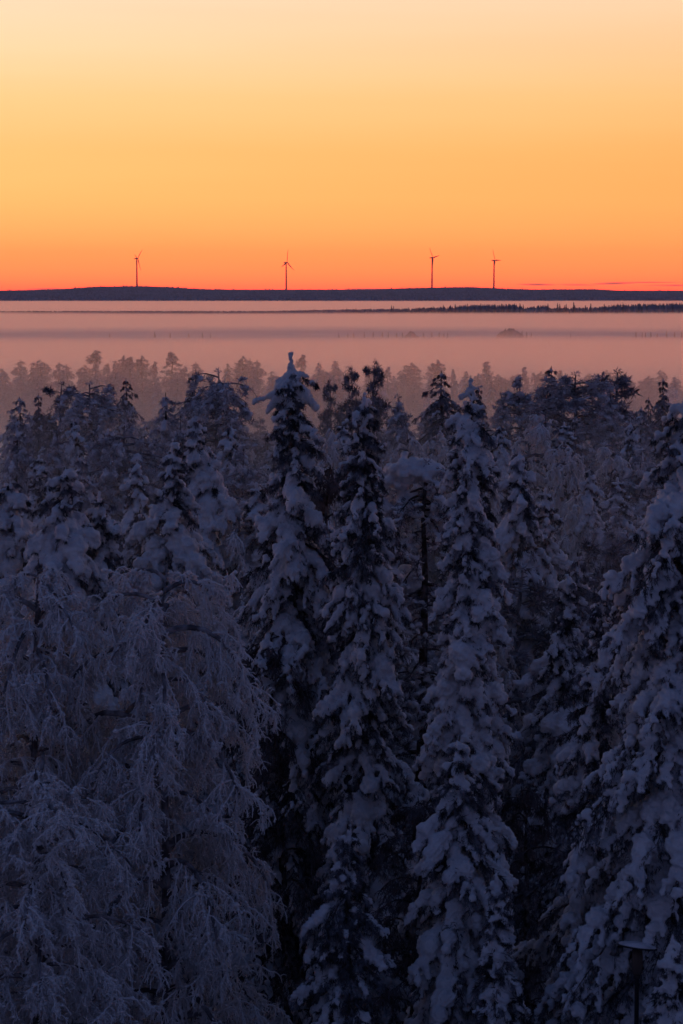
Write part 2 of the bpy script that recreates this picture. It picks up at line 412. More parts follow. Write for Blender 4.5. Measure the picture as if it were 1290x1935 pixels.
def birch(seed, H, prof, nlimb=46, n2=11, n3=7, n4=3, thick=1.0, mat=None, z0=.22, up=1.0, grav=.26, l3=.50, puff=True):
    rg = np.random.default_rng(seed)
    P, R = trunk_mesh(H * .985, .011 * H, rg, 0, .01, wig=.07)
    wood = Geo(); wood.add(*tubes(P, R, 8))
    tx = lambda z: np.stack([np.interp(z, P[0, :, 2], P[0, :, 0]), np.interp(z, P[0, :, 2], P[0, :, 1])], -1)
    # limbs rise, arch and hang
    d = .1 + H * (1 - z0) * np.linspace(0, 1, nlimb) ** 1.15 + rg.uniform(-.1, .1, nlimb); az = np.arange(nlimb) * 2.399 + rg.uniform(-.6, .6, nlimb)
    w = np.maximum(interp(prof, np.maximum(d, .3)), .25) * rg.uniform(.5, 1.3, nlimb)
    hd = np.stack([np.cos(az), np.sin(az), 0 * az], 1)
    Lb = w * 1.4
    zz_ = H - d - .45 * w; p0 = np.concatenate([tx(zz_), zz_[:, None]], 1)
    D0 = hd.copy(); D0[:, 2] = up
    BP = grow(p0, D0, Lb, 9, grav, .07, rg)
    wood.add(*tubes(BP, (.010 + .012 * Lb)[:, None] * np.linspace(1.2, .4, 10)[None] * thick, 5))
    cg = Geo()
    def sub(par, cnt, l0, l1, tmin, spread, g, k, par_l, outw=.8):
        n, K, _ = par.shape
        bi = np.repeat(np.arange(n), cnt); m = len(bi)
        ts = rg.uniform(tmin, 1, m) * (K - 1); ii = np.minimum(ts.astype(int), K - 2); fr = (ts - ii)[:, None]
        q = par[bi, ii] * (1 - fr) + par[bi, ii + 1] * fr
        dd = unit(par[bi, ii + 1] - par[bi, ii]) * outw + rg.normal(size=(m, 3)) * spread
        ln = rg.uniform(l0, l1, m) * par_l[bi]
        return grow(q, dd, ln, k, g, .17, rg), ln
    S2, l2 = sub(BP, n2, .2, .5, .15, .95, .28, 6, Lb)
    cg.add(*tubes(S2, np.full(S2.shape[:2], .0125 * thick) * np.linspace(1.1, .7, 7), 4))
    S3, l3_ = sub(S2, n3, l3 * .45, l3 * 1.1, .1, 1.0, .38, 5, np.clip(l2, .5, 1.2))
    cg.add(*tubes(S3, np.full(S3.shape[:2], .0105 * thick) * np.linspace(1.0, .7, 6), 3))
    if puff:
        for A, pr_, ra in ((S2, .55, .045), (S3, .22, .030)):
            q = A[:, 1:].reshape(-1, 3); q = q[rg.uniform(size=len(q)) < pr_]; m = len(q); rr_ = ra * rg.uniform(.6, 1.6, m)
            o8 = np.array([[1, 0, 0], [0, 1, 0], [-1, 0, 0], [0, -1, 0], [0, 0, .8], [0, 0, -.8]]); f8 = np.array([[0, 1, 4], [1, 2, 4], [2, 3, 4], [3, 0, 4], [1, 0, 5], [2, 1, 5], [3, 2, 5], [0, 3, 5]])
            V8 = q[:, None] + o8[None] * rr_[:, None, None] * rg.uniform(.7, 1.3, (m, 6, 1)); cg.add(V8, (f8[None] + (np.arange(m) * 6)[:, None, None]))
    S4, l4 = sub(S3, n4, .25, .65, .1, .8, .34, 3, np.clip(l3_, .25, .8))
    cg.add(*tubes(S4, np.full(S4.shape[:2], .0085 * thick) * np.linspace(1.0, .7, 4), 3))
    out = {}
    v, f = wood.arrays(); out['trunk'] = mesh_np('birch_trunk', v, f, BBARK if mat is not FROST_D else BARK, True)
    v, f = cg.arrays(); out['crown'] = mesh_np('birch_crown', v, f, mat or FROST)
    return out

def ground_z(x, y):
    return .35 * math.sin(x * .05 + 1.3) * math.cos(y * .037) * (1 if y < 230 else 0.3)
import time as _t
_T0 = _t.time()
def put(kind, parts, H, px, py, Y, label, cat, group=None, rot=0.0, wide=1.0, name=None, Hsrc=None):
    """a tree whose top is seen at photo pixel (px, py) when it stands Y metres away on level ground"""
    top = at(px, py, Y)
    e = bpy.data.objects.new(kind, None); COL.objects.link(e)
    gz = ground_z(top.x, Y)
    s = (top.z - gz) / Hsrc if Hsrc else 1.0
    e.location = (top.x, Y, gz if Hsrc else top.z - H)
    e.rotation_euler = (0, 0, rot); e.scale = (s * wide, s * wide, s)
    tag(e, label, cat, group)
    for k, me in parts.items(): link(k, me, e)
    return e

# ------------------------------------------------------------------ land
def sheet(name, xs, ys, zf, mat, label=None, kind='structure'):
    xx, yy = np.meshgrid(xs, ys); n, m = len(xs), len(ys)
    z = np.vectorize(zf)(xx, yy)
    v = np.stack([xx, yy, z], -1).reshape(-1, 3)
    i = np.arange(n * m).reshape(m, n)
    f = np.stack([i[:-1, :-1], i[:-1, 1:], i[1:, 1:], i[1:, :-1]], -1).reshape(-1, 4)
    o = link(name, mesh_np(name, v, f, mat, True)); tag(o, label, None, None, kind); return o
gx = np.concatenate([np.linspace(-30000, -150, 14), np.linspace(-120, 120, 61), np.linspace(150, 30000, 14)])
gy = np.concatenate([np.linspace(-3000, -60, 8), np.linspace(-40, 400, 111), np.linspace(450, 40000, 40)])
sheet('snowy_ground', gx, gy, lambda x, y: ground_z(x, y) if abs(x) < 130 and -50 < y < 420 else 0.0, GROUND, 'level snow covered ground under the forest and the open mire')

RIDGE = [(-2500, 549), (-400, 550), (0, 549), (60, 548), (140, 546), (190, 541.5), (260, 540.5), (320, 542), (380, 546), (450, 547), (640, 547), (700, 546.5),
         (760, 544.5), (880, 542), (930, 544.5), (1000, 547), (1110, 546), (1150, 549), (1290, 549), (1600, 545), (3500, 549)]
HC = 7600.0; TREEH = 9.0
def ridge_z(x, y=HC):
    px = 645 + x / HC * F
    return (Y0 - np.interp(px, [p[0] for p in RIDGE], [p[1] for p in RIDGE])) / F * HC + CAMZ - TREEH
def hill_z(x, y):
    top = ridge_z(x)
    if y < HC: u = max(0, (y - 5200) / (HC - 5200)); return -1 + (top + 1) * (u * u * (3 - 2 * u))
    u = max(0, 1 - (y - HC) / 3500); return -1 + (top + 1) * (u * u * (3 - 2 * u))
sheet('hills', np.linspace(-6000, 6000, 241), np.linspace(5200, 11100, 60), hill_z, HILL, 'long low wooded hill along the horizon')

# forest on the hill: one mass of little conifers
def cones(name, X_, Y_, Zb, Hh, Rr, mat, sides=5, seed=1):
    rg = np.random.default_rng(seed); n = len(X_)
    a = np.arange(sides) * 2 * math.pi / sides
    V = np.empty((n, 2 * sides + 1, 3))
    ph = rg.uniform(0, 6, n)
    for k, (hh, r) in enumerate(((0.05, 1.0), (.55, .62))):
        V[:, k * sides:(k + 1) * sides, 0] = X_[:, None] + (Rr * r)[:, None] * np.cos(a + ph[:, None])
        V[:, k * sides:(k + 1) * sides, 1] = Y_[:, None] + (Rr * r)[:, None] * np.sin(a + ph[:, None])
        V[:, k * sides:(k + 1) * sides, 2] = (Zb + Hh * hh)[:, None]
    V[:, -1, 0] = X_; V[:, -1, 1] = Y_; V[:, -1, 2] = Zb + Hh
    tri = []
    for s in range(sides):
        s2 = (s + 1) % sides
        tri += [(s, s2, sides + s2), (s, sides + s2, sides + s), (sides + s, sides + s2, 2 * sides)]
    f = (np.array(tri)[None] + (np.arange(n) * (2 * sides + 1))[:, None, None]).reshape(-1, 3)
    return mesh_np(name, V.reshape(-1, 3), f, mat)
rg = np.random.default_rng(3)
n = 42000
yy = rg.uniform(0, 1, n) ** .8 * 2600 + 5250
xx = rg.uniform(-.22, .22, n) * yy
m_ = rg.uniform(size=n) < .92
zb = np.array([hill_z(a, b) for a, b in zip(xx, yy)])
hh = rg.uniform(6, 10, n) * np.where(rg.uniform(size=n) > .985, 1.35, 1)
# ridge trees stand thick on the crest line
n2_ = 1500; x2 = rg.uniform(-1500, 1500, n2_); y2 = HC + rg.uniform(-60, 60, n2_)
z2 = np.array([hill_z(a, b) for a, b in zip(x2, y2)])
h2 = rg.uniform(3, 11, n2_) * np.where(rg.uniform(size=n2_) > .95, 1.35, 1)
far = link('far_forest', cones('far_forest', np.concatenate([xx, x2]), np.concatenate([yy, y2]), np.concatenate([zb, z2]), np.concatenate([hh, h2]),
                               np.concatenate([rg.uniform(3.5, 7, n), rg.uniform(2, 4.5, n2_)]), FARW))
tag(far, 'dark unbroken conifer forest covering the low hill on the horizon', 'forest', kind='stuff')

# ------------------------------------------------------------------ wind turbines
def turbine(px, hub_py, phis, k, cone, label):
    Y = 8500.0; mpp = Y / F
    base = at(px, 545, Y); hub = at(px + 2, hub_py, Y)
    gz = hill_z(base.x, Y) - 1
    e = bpy.data.objects.new('wind_turbine', None); COL.objects.link(e); e.location = (base.x, Y, gz)
    tag(e, label, 'wind turbine', 'wind turbines on the far hill')
    Hh = hub.z - gz
    zt = np.linspace(0, Hh - 1.6, 9); Pp = np.zeros((1, 9, 3)); Pp[0, :, 2] = zt
    v, f = tubes(Pp, np.linspace(3.4, 2.0, 9)[None], 16); link('tower', mesh_np('tower', v, f, PAINT, True), e)
    th = math.asin(k); ax = np.array([math.cos(th), -math.sin(th), .07]); ax /= np.linalg.norm(ax)
    hz = np.array([math.sin(th), math.cos(th), 0]); up = np.cross(hz, ax); up /= np.linalg.norm(up)
    if up[2] < 0: up = -up
    c = np.array([0, 0, Hh])
    # nacelle: rounded long box
    G = Geo(); prof = [(-9.5, 1.2), (-9, 1.9), (-5, 2.1), (0, 2.15), (2.6, 1.9), (3.2, 1.5)]
    Pn = np.array([[c + ax * a for a, _ in prof]]); v, f = tubes(Pn, np.array([[b for _, b in prof]]), 8); G.add(v, f)
    for end in (0, -1):
        q = len(prof); ring = v.reshape(q, 8, 3)[end]; G.add(np.concatenate([ring, [c + ax * prof[end][0]]]), [(i, (i + 1) % 8, 8) for i in range(8)])
    v, f = G.arrays(); link('nacelle', mesh_np('nacelle', v, f, PAINT, True), e)
    hc = c + ax * 4.4
    v, f = blobs(np.array([hc]), np.array([ax]), np.array([2.6]), np.array([1.7]), np.array([1.7])); link('hub', mesh_np('hub', v, f, PAINT, True), e)
    Lr = 24.5 * mpp
    for p in phis:
        p = math.radians(p); d = up * math.cos(p) + hz * math.sin(p); ch = np.cross(ax, d)
        st = np.array([.02, .06, .18, .35, .6, .85, 1.0]); wd = np.array([1.3, 1.6, 2.6, 2.3, 1.6, 1.0, .3]); tk = wd * .28 + .15
        pts = [hc + d * Lr * s + ax * (cone * mpp * s * s) for s in st]
        tw = np.radians(np.array([25, 22, 18, 12, 7, 3, 0]))
        V = []
        for i, pnt in enumerate(pts):
            cd = ch * math.cos(tw[i]) + ax * math.sin(tw[i]); nd = np.cross(d, cd)
            for q in range(8):
                a = q * math.pi / 4; V.append(pnt + cd * wd[i] * math.cos(a) + nd * tk[i] * math.sin(a))
        fs = []
        for i in range(len(st) - 1):
            for q in range(8):
                a, b = i * 8 + q, i * 8 + (q + 1) % 8; fs += [(a, b, b + 8), (a, b + 8, a + 8)]
        link('blade', mesh_np('blade', V, fs, PAINT, True), e)
turbine(258.5, 488.5, (48, 168, 288), .30, 3.0, 'leftmost wind turbine, above the highest rounded part of the hill')
turbine(540.5, 496, (8, 128, 248), .55, 1.5, 'wind turbine above the tallest near spruce, blades spread below its hub')
turbine(816, 487, (-40, 80, 200), .5, 1.5, 'second wind turbine from the right, its blade slanting up to the right')
turbine(933, 492, (-30, 90, 210), .45, 1.5, 'rightmost wind turbine, one blade level with its nacelle')

# ------------------------------------------------------------------ far tree line and stunted mire trees
def simple_conifer(seed, k=5):
    rg = np.random.default_rng(seed); g = Geo()
    g.add(*tubes(np.array([[[0, 0, -.05], [0, 0, 1.0]]]), np.array([[.022, .004]]), 5))
    m = 150; d = rg.uniform(.0, .9, m) ** .9; az = rg.uniform(0, 6.283, m); r = (.03 + .17 * d ** .8) * rg.uniform(.6, 1.2, m)
    D = np.stack([np.cos(az), np.sin(az), -.35 * np.ones(m)], 1); P = np.zeros((m, 3)); P[:, 2] = 1 - d
    g.add(*blades(P, D, r, np.full(m, .075), rg)); g.add(*blades(P, D, r, np.full(m, .075), rg))
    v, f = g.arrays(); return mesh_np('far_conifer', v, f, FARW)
FC = [simple_conifer(s) for s in range(4)]
def far_tree(x, y, h, label, group, cat='tree', w=1.0, name='spruce_tree'):
    o = link(name, rnd.choice(FC)); o.location = (x, y, -.1); o.scale = (h * w, h * w, h); o.rotation_euler = (0, 0, rnd.uniform(0, 6)); tag(o, label, cat, group)
# strip wood at ~2 km as a mass, with single trees standing out of it
YB = 2120.0
def strip_h(px):
    return np.interp(px, [-200, 520, 560, 640, 700, 760, 860, 880, 975, 990, 1025, 1040, 1120, 1160, 1290, 1800], [.2, .3, .9, 1.6, 2.1, 2.4, 4.2, 5.5, 6.0, 3.0, 5.6, 2.8, 3.5, 6.0, 6.8, 7.5])
n = 5200; px_ = rg.uniform(-150, 1500, n); y_ = YB + rg.uniform(-18, 55, n); x_ = (px_ - 645) / F * y_
h_ = (strip_h(px_) * 1.12 + 2.5) * rg.uniform(.55, 1.0, n)
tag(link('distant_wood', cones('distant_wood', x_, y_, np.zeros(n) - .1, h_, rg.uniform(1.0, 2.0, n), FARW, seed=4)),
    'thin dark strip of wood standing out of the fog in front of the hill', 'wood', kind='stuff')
for px, h in [(738, 7.6), (742, 7), (700, 5.4), (835, 8.2), (848, 8.2), (857, 8.8), (866, 8), (880, 9), (893, 8.2), (905, 9.4), (918, 8.8), (931, 9), (944, 9.2), (957, 9), (968, 9.2), (978, 9.4), (984, 8.4),
              (1030, 9.2), (1048, 9.8), (1052, 9.0), (1080, 8), (1078, 10.4), (1064, 8.8), (1061, 7.8), (1100, 8), (1110, 9.2), (816, 6.8), (790, 6.2), (770, 6), (655, 5.6), (672, 5.2), (612, 4.8), (593, 4.4), (575, 3.8), (1135, 9), (1170, 10), (1200, 9.6), (1262, 9.4)]:
    far_tree((px - 645) / F * YB, YB - 20, h, 'single dark spruce standing up out of the thin wood strip before the hill', 'single spruces in the distant wood strip', 'spruce', 1.15)
for px, h in [(208, 2.0), (293, 3.2), (322, 2.4), (357, 2.2), (383, 2.6), (398, 1.6), (640, 2.0), (657, 2.2), (668, 2.2), (688, 2.6), (705, 2.8), (722, 3.0), (733, 2.8), (749, 2.4), (760, 2.6), (800, 2.6), (815, 2.6), (829, 2.8), (838, 2.4), (845, 2.4),
              (985, 3.4), (994, 3.0), (1003, 2.4), (1077, 1.8), (1200, 3.2), (1212, 2.4), (1218, 2.6), (1228, 2.8), (1240, 2.0), (1258, 3.2), (1273, 3.0), (1286, 3.0)]:
    far_tree((px - 645) / F * 1010, 1010, h * .62 + .9, 'tiny stunted tree half lost in the fog on the open mire', 'stunted trees on the open mire', 'tree', 1.3, 'mire_tree')
def copse(px, Y, w, h, label):
    rg = np.random.default_rng(int(px)); m = 60
    x = at(px, 630, Y).x; X_ = rg.normal(size=m) * w * .3; Y_ = rg.normal(size=m) * w * .3
    H_ = h * np.exp(-(X_ / w) ** 2 * 2.2) * rg.uniform(.75, 1, m)
    o = link('willow_copse', cones('copse', X_, Y_, np.zeros(m), H_, rg.uniform(.8, 1.4, m), FARW, 6, 2)); o.location = (x, Y, -.1)
    tag(o, label, 'bushes')
copse(963, 1010, 8.5, 4.6, 'larger rounded copse of bushes rising from the fog on the mire')
copse(777, 1010, 3.5, 3.2, 'small rounded bush clump rising from the fog on the mire')

# ------------------------------------------------------------------ near trees, one by one
GN = 'snow laden spruces in the foreground'
def own(kind, maker, px, py, Y, label, cat, group, rot=0.0, **kw):
    top = at(px, py, Y); H = top.z - ground_z(top.x, Y)
    parts = maker(H=H, **kw)
    e = bpy.data.objects.new(kind, None); COL.objects.link(e); e.location = (top.x, Y, top.z - H); e.rotation_euler = (0, 0, rot)
    tag(e, label, cat, group)
    for k, me in parts.items(): link(k, me, e)
    return e, parts, H
def P_(*a): return list(a)
own('spruce_tree', spruce, 550, 668, 52, 'tallest foreground spruce, left of centre, with a thin crooked tip above a drooping snow hat', 'spruce', GN,
    seed=11, tip=.035, d0=.55, fork=[(.0, -.1, .03, .0, .03), (-.02, -.02, .02, -.3, .05), (.0, -.40, .34, -.46, .085), (.0, -.42, -.30, -.58, .085), (0, -.3, 0, -.8, .09), (.1, -.72, -.78, -.98, .10), (-.1, -.70, .30, -.82, .17), (.2, -.78, .50, -1.12, .15), (-.15, -.74, .05, -.8, .19), (-.2, -.82, -.5, -1.22, .10), (.0, -.85, -.25, -1.1, .13)], prof=P_((0, .0), (.5, .03), (.6, .30), (.85, .62), (1.05, .55), (1.3, .42), (1.7, .60), (2.3, .68), (2.8, .72), (3.5, .95), (4.2, 1.1), (5, 1.3), (6.2, 1.5), (13, 2.0)), snow=1.05, zmin=3, gaps=.2, droop=.7, vox=.030)
own('spruce_tree', spruce, 688, 745, 50, 'narrow foreground spruce between the tallest spruce and the bent snow-roofed pine', 'spruce', GN,
    seed=12, prof=P_((0, .05), (.4, .3), (.9, .5), (1.7, .55), (2.3, .6), (2.9, .9), (4, .95), (6, 1.0), (9.4, 1.1), (13, 1.3)), snow=1.05, zmin=3, gaps=.14, vox=.029, smul=.95, nb=8)
own('spruce_tree', spruce, 880, 718, 48, 'thickly snowed spruce right of centre with a cross-shaped bare tip', 'spruce', GN,
    seed=13, tip=.04, d0=.5, fork=[(-.06, -.20, .20, -.12, .045), (-.20, -.32, .06, -.26, .045), (0, -.02, 0, -.6, .05)], prof=P_((0, .0), (.45, .04), (.75, .38), (1.2, .48), (1.7, .65), (2.4, .6), (4, .68), (6.1, .78), (8.2, 1.0), (10, 1.15), (13, 1.3)), snow=1.2, zmin=3, gaps=.08, vox=.029, nb=8, droop=.95, smul=1.1)
own('spruce_tree', spruce, 1288, 752, 41, 'huge snow-lumped spruce cut off by the right edge of the picture', 'spruce', GN,
    seed=14, prof=P_((0, .1), (.2, .4), (.8, .6), (1.1, .6), (1.7, .95), (2.2, 1.1), (3, 1.2), (4.8, 1.3), (6.5, 1.6), (9.2, 2.1), (13, 2.3)), snow=1.1, zmin=4, gaps=.2, vox=.030, nb=8, smul=1.02, droop=.85, dz=.27)
own('spruce_tree', spruce, 1137, 1105, 43.5, 'spruce with arm-like snowy branches just left of the huge spruce at the right edge', 'spruce', GN,
    seed=15, prof=P_((0, .06), (.4, .3), (.8, .42), (1.8, .75), (2.8, .95), (4.6, 1.25), (6.5, 1.5), (9, 1.7)), snow=1.05, zmin=3, gaps=.25, vox=.030, droop=.6, dz=.3)
own('spruce_tree', spruce, 325, 832, 60, 'snow-lumped spruce standing right behind the top of the big frosted birch', 'spruce', GN,
    seed=16, prof=P_((0, .08), (.4, .36), (1.1, .45), (1.6, .6), (2.2, 1.0), (2.8, 1.3), (5, 1.5), (9, 1.8)), snow=1.0, zmin=5, vox=.031, smul=1.3, gaps=.12)
own('spruce_tree', spruce, 378, 783, 66, 'pale spruce with rounded snow shoulders, left of the tallest spruce', 'spruce', GN,
    seed=17, prof=P_((0, .08), (.4, .28), (.9, .45), (1.7, .8), (3.1, 1.05), (4.3, 1.2), (8, 1.4)), snow=1.1, zmin=5, vox=.034, smul=1.4, gaps=.08, droop=1.0)
own('spruce_tree', spruce, 115, 883, 57, 'double-topped snow-heaped spruce behind the left birch', 'spruce', GN,
    seed=18, prof=P_((0, .1), (.5, .4), (.8, .6), (1.5, .75), (2.4, 1.0), (4, 1.2), (8, 1.6)), snow=1.1, zmin=4, vox=.031, smul=1.4, gaps=.08)
_, SLIM, HSL = own('spruce_tree', spruce, 190, 932, 58, 'slim small spruce between the double-topped spruce and the snow-lumped one', 'spruce', GN,
    seed=19, prof=P_((0, .06), (.3, .28), (.8, .42), (1.1, .5), (1.8, .65), (3, .8), (8, 1.2)), snow=1.05, zmin=4, vox=.031, smul=1.3, gaps=.08)
own('spruce_tree', spruce, 24, 903, 61, 'snowy spruce at the left edge above the frosted birch', 'spruce', GN,
    seed=20, prof=P_((0, .06), (.5, .45), (1.2, .85), (2.4, 1.1), (8, 1.4)), snow=1.1, zmin=5, vox=.034, smul=1.35)
_, HUMP, HH = own('spruce_tree', spruce, 984, 848, 63, 'hump-shouldered spruce just right of the thickly snowed centre spruce', 'spruce', GN,
    seed=21, prof=P_((0, .06), (.4, .25), (.8, .4), (1.6, .72), (2.8, .75), (4.9, .95), (7, 1.15), (10, 1.3)), snow=1.15, zmin=4, vox=.034, smul=1.35, droop=.9)
own('spruce_tree', spruce, 1066, 1086, 54, 'blue-white pointed spruce in the gap left of the arm-branched spruce', 'spruce', GN,
    seed=22, prof=P_((0, .05), (.7, .32), (1.9, .6), (3.6, .9), (6, 1.25), (9, 1.4)), snow=1.3, zmin=3, vox=.036, droop=1.0)
own('spruce_tree', spruce, 866, 1392, 43, 'broad young spruce low in front of the thickly snowed centre spruce', 'spruce', GN,
    seed=23, prof=P_((0, .06), (.5, .3), (.9, .5), (1.9, .9), (3.7, 1.05), (5, 1.15)), snow=1.15, zmin=3, vox=.029, gaps=.15, droop=1.05)
own('spruce_tree', spruce, 945, 1652, 41, 'thin snow-column sapling at the bottom right of centre', 'spruce', GN,
    seed=24, prof=P_((0, .07), (.4, .16), (1.4, .34), (2.6, .5), (4, .6)), snow=1.4, zmin=3, vox=.03, dz=.2, droop=1.0)
own('spruce_tree', spruce, 1268, 1768, 38, 'little mushroom-capped sapling in the bottom right corner beside the lamp', 'spruce', GN,
    seed=25, prof=P_((0, .08), (.25, .16), (.55, .14), (.8, .36), (1.2, .3), (1.5, .48), (3, .6)), snow=1.5, zmin=4, vox=.03, dz=.22)
own('spruce_tree', spruce, 1141, 996, 84, 'small dark pointed spruce far back, left of the huge spruce', 'spruce', GN,
    seed=26, prof=P_((0, .06), (.8, .4), (2, .8), (6, 1.3)), snow=.9, zmin=4, vox=.05)
e, SMALL, HS = own('spruce_tree', spruce, 1108, 1030, 74, 'frost-white sapling spruce beside the small dark pointed spruce', 'spruce', GN,
    seed=27, prof=P_((0, .06), (.8, .32), (2, .55), (6, 1.0)), snow=1.2, zmin=3, vox=.045)
put('spruce_tree', SMALL, HS, 1060, 985, 82, 'thin dark spire between two frosted trees right of the hump-shouldered spruce', 'spruce', GN, 1.3, .8, Hsrc=HS)
put('spruce_tree', SMALL, HS, 1086, 1062, 70, 'knobbly column of snow left of the frost-white sapling', 'spruce', GN, 2.7, .75, Hsrc=HS)
e, BIGN, HB = own('spruce_tree', spruce, 610, 1150, 56, 'shadowed ragged spruce low between the tallest spruce and the narrow one', 'spruce', GN,
    seed=28, prof=P_((0, .06), (.7, .5), (2, .7), (4, .85), (9, 1.1)), snow=.95, zmin=3, vox=.030, gaps=.25)
own('spruce_tree', spruce, 655, 1560, 42, 'shadowed young spruce at the bottom, left of the bare-trunked pine', 'spruce', GN,
    seed=29, prof=P_((0, .06), (.6, .35), (2, .75), (4, 1.0)), snow=.85, zmin=3, vox=.029, gaps=.3)
for (pp, hh_, px, py, Y, w_, rot_, lab) in [
    (HUMP, HH, 757, 960, 57, .9, 2.0, 'snowy spruce filling the gap under the snow roof of the bent pine'),
    (SLIM, HSL, 1028, 925, 68, 1.0, 1.0, 'pale slender spruce right beside the hump-shouldered spruce'),
    (HUMP, HH, 1112, 880, 80, .9, 3.1, 'tall pale spruce above the frost-white sapling'),
    (SLIM, HSL, 1168, 905, 77, 1.1, 4.0, 'pale slender spruce close to the left flank of the huge spruce'),
    (SLIM, HSL, 488, 915, 66, 1.1, 5.0, 'slim snowy spruce tucked against the left side of the tallest spruce'),
    (HUMP, HH, 262, 868, 78, 1.0, .5, 'snowy spruce left behind the snow-lumped spruce, half covered by it'),
    (SLIM, HSL, 70, 862, 84, 1.1, 2.2, 'slender snowy spruce between the left-edge spruce and the double-topped one'),
    (HUMP, HH, 440, 800, 92, 1.0, 1.7, 'snowy spruce right behind the pale rounded-shoulder spruce'),
    (HUMP, HH, 940, 800, 96, .9, 3.9, 'snowy spruce behind the right shoulder of the cross-tipped spruce'),
    (SLIM, HSL, 1065, 800, 100, 1.3, 3.3, 'cone-shaped snowy spruce in front of the broad domed pine'),
    (HUMP, HH, 1190, 795, 98, 1.0, 5.5, 'snowy spruce in front of the flat-crested pine near the right edge'),
    (SLIM, HSL, 205, 812, 96, 1.3, .2, 'cone-shaped snowy spruce in front of the wide drooping frosted pine'),
    (HUMP, HH, 140, 790, 104, 1.0, 2.9, 'snowy spruce just under the dark twin-headed pine'),
    (SLIM, HSL, 650, 800, 96, 1.2, 4.4, 'cone-shaped snowy spruce seen between the two tall central spruces'),
]:
    put('spruce_tree', pp, None, px, py, Y, lab, 'spruce', GN, rot_, w_, Hsrc=hh_)
# the bent, snow-roofed pine
own('pine_tree', pine, 782, 868, 53, 'bent pine with broad flat snow roof over dark bare trunk, by the centre spruce', 'pine', 'pines in the foreground',
    seed=31, roof=[(0, -.1, .6, 60), (-.55, -.45, .4, 34), (.45, -.2, .4, 26), (-.2, -2.6, .45, 20), (-.85, -.95, .32, 22), (-.1, -.95, .5, 26), (.5, -1.5, .35, 16), (-.5, -1.7, .4, 20)], prof=P_((0, .5), (.3, .85), (.8, 1.0), (1.5, .85), (3, .85), (7, .95), (11, 1.1)), dcrown=11.5, nl=140, clump=.25, droop=.5, tuft=26, vox=.036, snow=1.25, nmat=NEEDLE_M, smat=SNOW)
# birches
GB = 'frosted birches in the foreground'
_, B1, HB1 = own('birch_tree', birch, 318, 1046, 45, 'big pale weeping birch thick with frost, filling the lower left', 'birch', GB,
    seed=41, prof=P_((0, .95), (.4, 1.35), (1.2, 1.6), (3, 1.75), (5, 1.9), (7, 1.95), (9, 2.15), (14, 2.3)), nlimb=70, n2=16, n3=12, n4=4, z0=.12, thick=1.4, l3=.36)
_, B2, HB2 = own('birch_tree', birch, 52, 1036, 46, 'weeping frosted birch cut off by the left edge', 'birch', GB,
    seed=42, prof=P_((0, .8), (.4, 1.15), (2, 1.45), (5, 1.6), (9, 2.0), (14, 2.2)), nlimb=72, n2=15, n3=12, n4=4, z0=.15, thick=1.4, l3=.36)
_, B3, HB3 = own('birch_tree', birch, 548, 1180, 51, 'dark thin-frosted birch in the hollow right of the big pale birch', 'birch', GB,
    seed=43, prof=P_((0, .4), (1, .9), (4, 1.3), (12, 1.5)), nlimb=46, n2=12, n3=8, n4=3, z0=.1, thick=.8, mat=FROST_D, puff=False)
put('birch_tree', B2, HB2, 60, 1440, 41, 'bushy frosted birch at the bottom left corner', 'birch', GB, 2.0, 1.3, Hsrc=HB2)
put('birch_tree', B3, HB3, 640, 858, 59, 'thin purple-grey birch standing between the two tall central spruces', 'birch', GB, 1.0, .9, Hsrc=HB3)
put('birch_tree', B3, HB3, 770, 1500, 47, 'tangle of dark twigs at the foot of the bare-trunked pine', 'birch', GB, 4.0, 1.25, Hsrc=HB3)
put('birch_tree', B3, HB3, 1000, 1480, 50, 'dark twiggy birch low behind the broad young spruce', 'birch', GB, 5.0, 1.2, Hsrc=HB3)
print('near', _t.time() - _T0)

# ------------------------------------------------------------------ middle-distance kinds
MS = []; 
for s, (w, sn) in enumerate([(1.35, .6), (1.0, .75), (1.7, .8), (1.25, 1.0)]):
    H = 11.0
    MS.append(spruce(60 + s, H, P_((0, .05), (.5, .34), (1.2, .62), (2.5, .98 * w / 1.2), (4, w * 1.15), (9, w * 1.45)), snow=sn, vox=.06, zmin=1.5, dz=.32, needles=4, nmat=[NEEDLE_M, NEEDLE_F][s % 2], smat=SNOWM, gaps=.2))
MP = []
for s, pr in enumerate([P_((0, .5), (.8, 1.1), (2, 1.5), (4, 1.9), (7, 1.6)), P_((0, .8), (.6, 1.3), (2, 1.6), (4, 1.5), (7, 1.2)), P_((0, .3), (1, .6), (2.5, 1.0), (5, 1.5), (7, 1.7)),
                        P_((0, .2), (.8, .7), (1.2, .4), (2, 1.1), (3, .8), (5, 1.3), (7, 1.2)), P_((0, .9), (.5, 1.6), (1.2, 1.4), (3, 1.7), (6, 1.9), (8, 1.5))]):
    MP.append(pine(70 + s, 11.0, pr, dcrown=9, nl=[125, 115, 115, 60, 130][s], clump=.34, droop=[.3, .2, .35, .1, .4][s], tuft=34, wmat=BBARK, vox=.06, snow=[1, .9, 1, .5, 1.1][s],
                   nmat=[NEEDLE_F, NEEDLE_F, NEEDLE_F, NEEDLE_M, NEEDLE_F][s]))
MB = [birch(80 + s, 10.5, pr, nlimb=44, n2=9, n3=6, n4=2, thick=2.2, z0=.15) for s, pr in enumerate([P_((0, .3), (1, .8), (3, 1.4), (8, 1.7)), P_((0, .4), (1, 1.1), (4, 1.6), (8, 1.6))])]
print('mid protos', _t.time() - _T0)
MH = {'s': 11.0, 'p': 11.0, 'b': 10.5}
NAMES = {'s': ('spruce_tree', 'spruce', MS), 'p': ('pine_tree', 'pine', MP), 'b': ('birch_tree', 'birch', MB)}
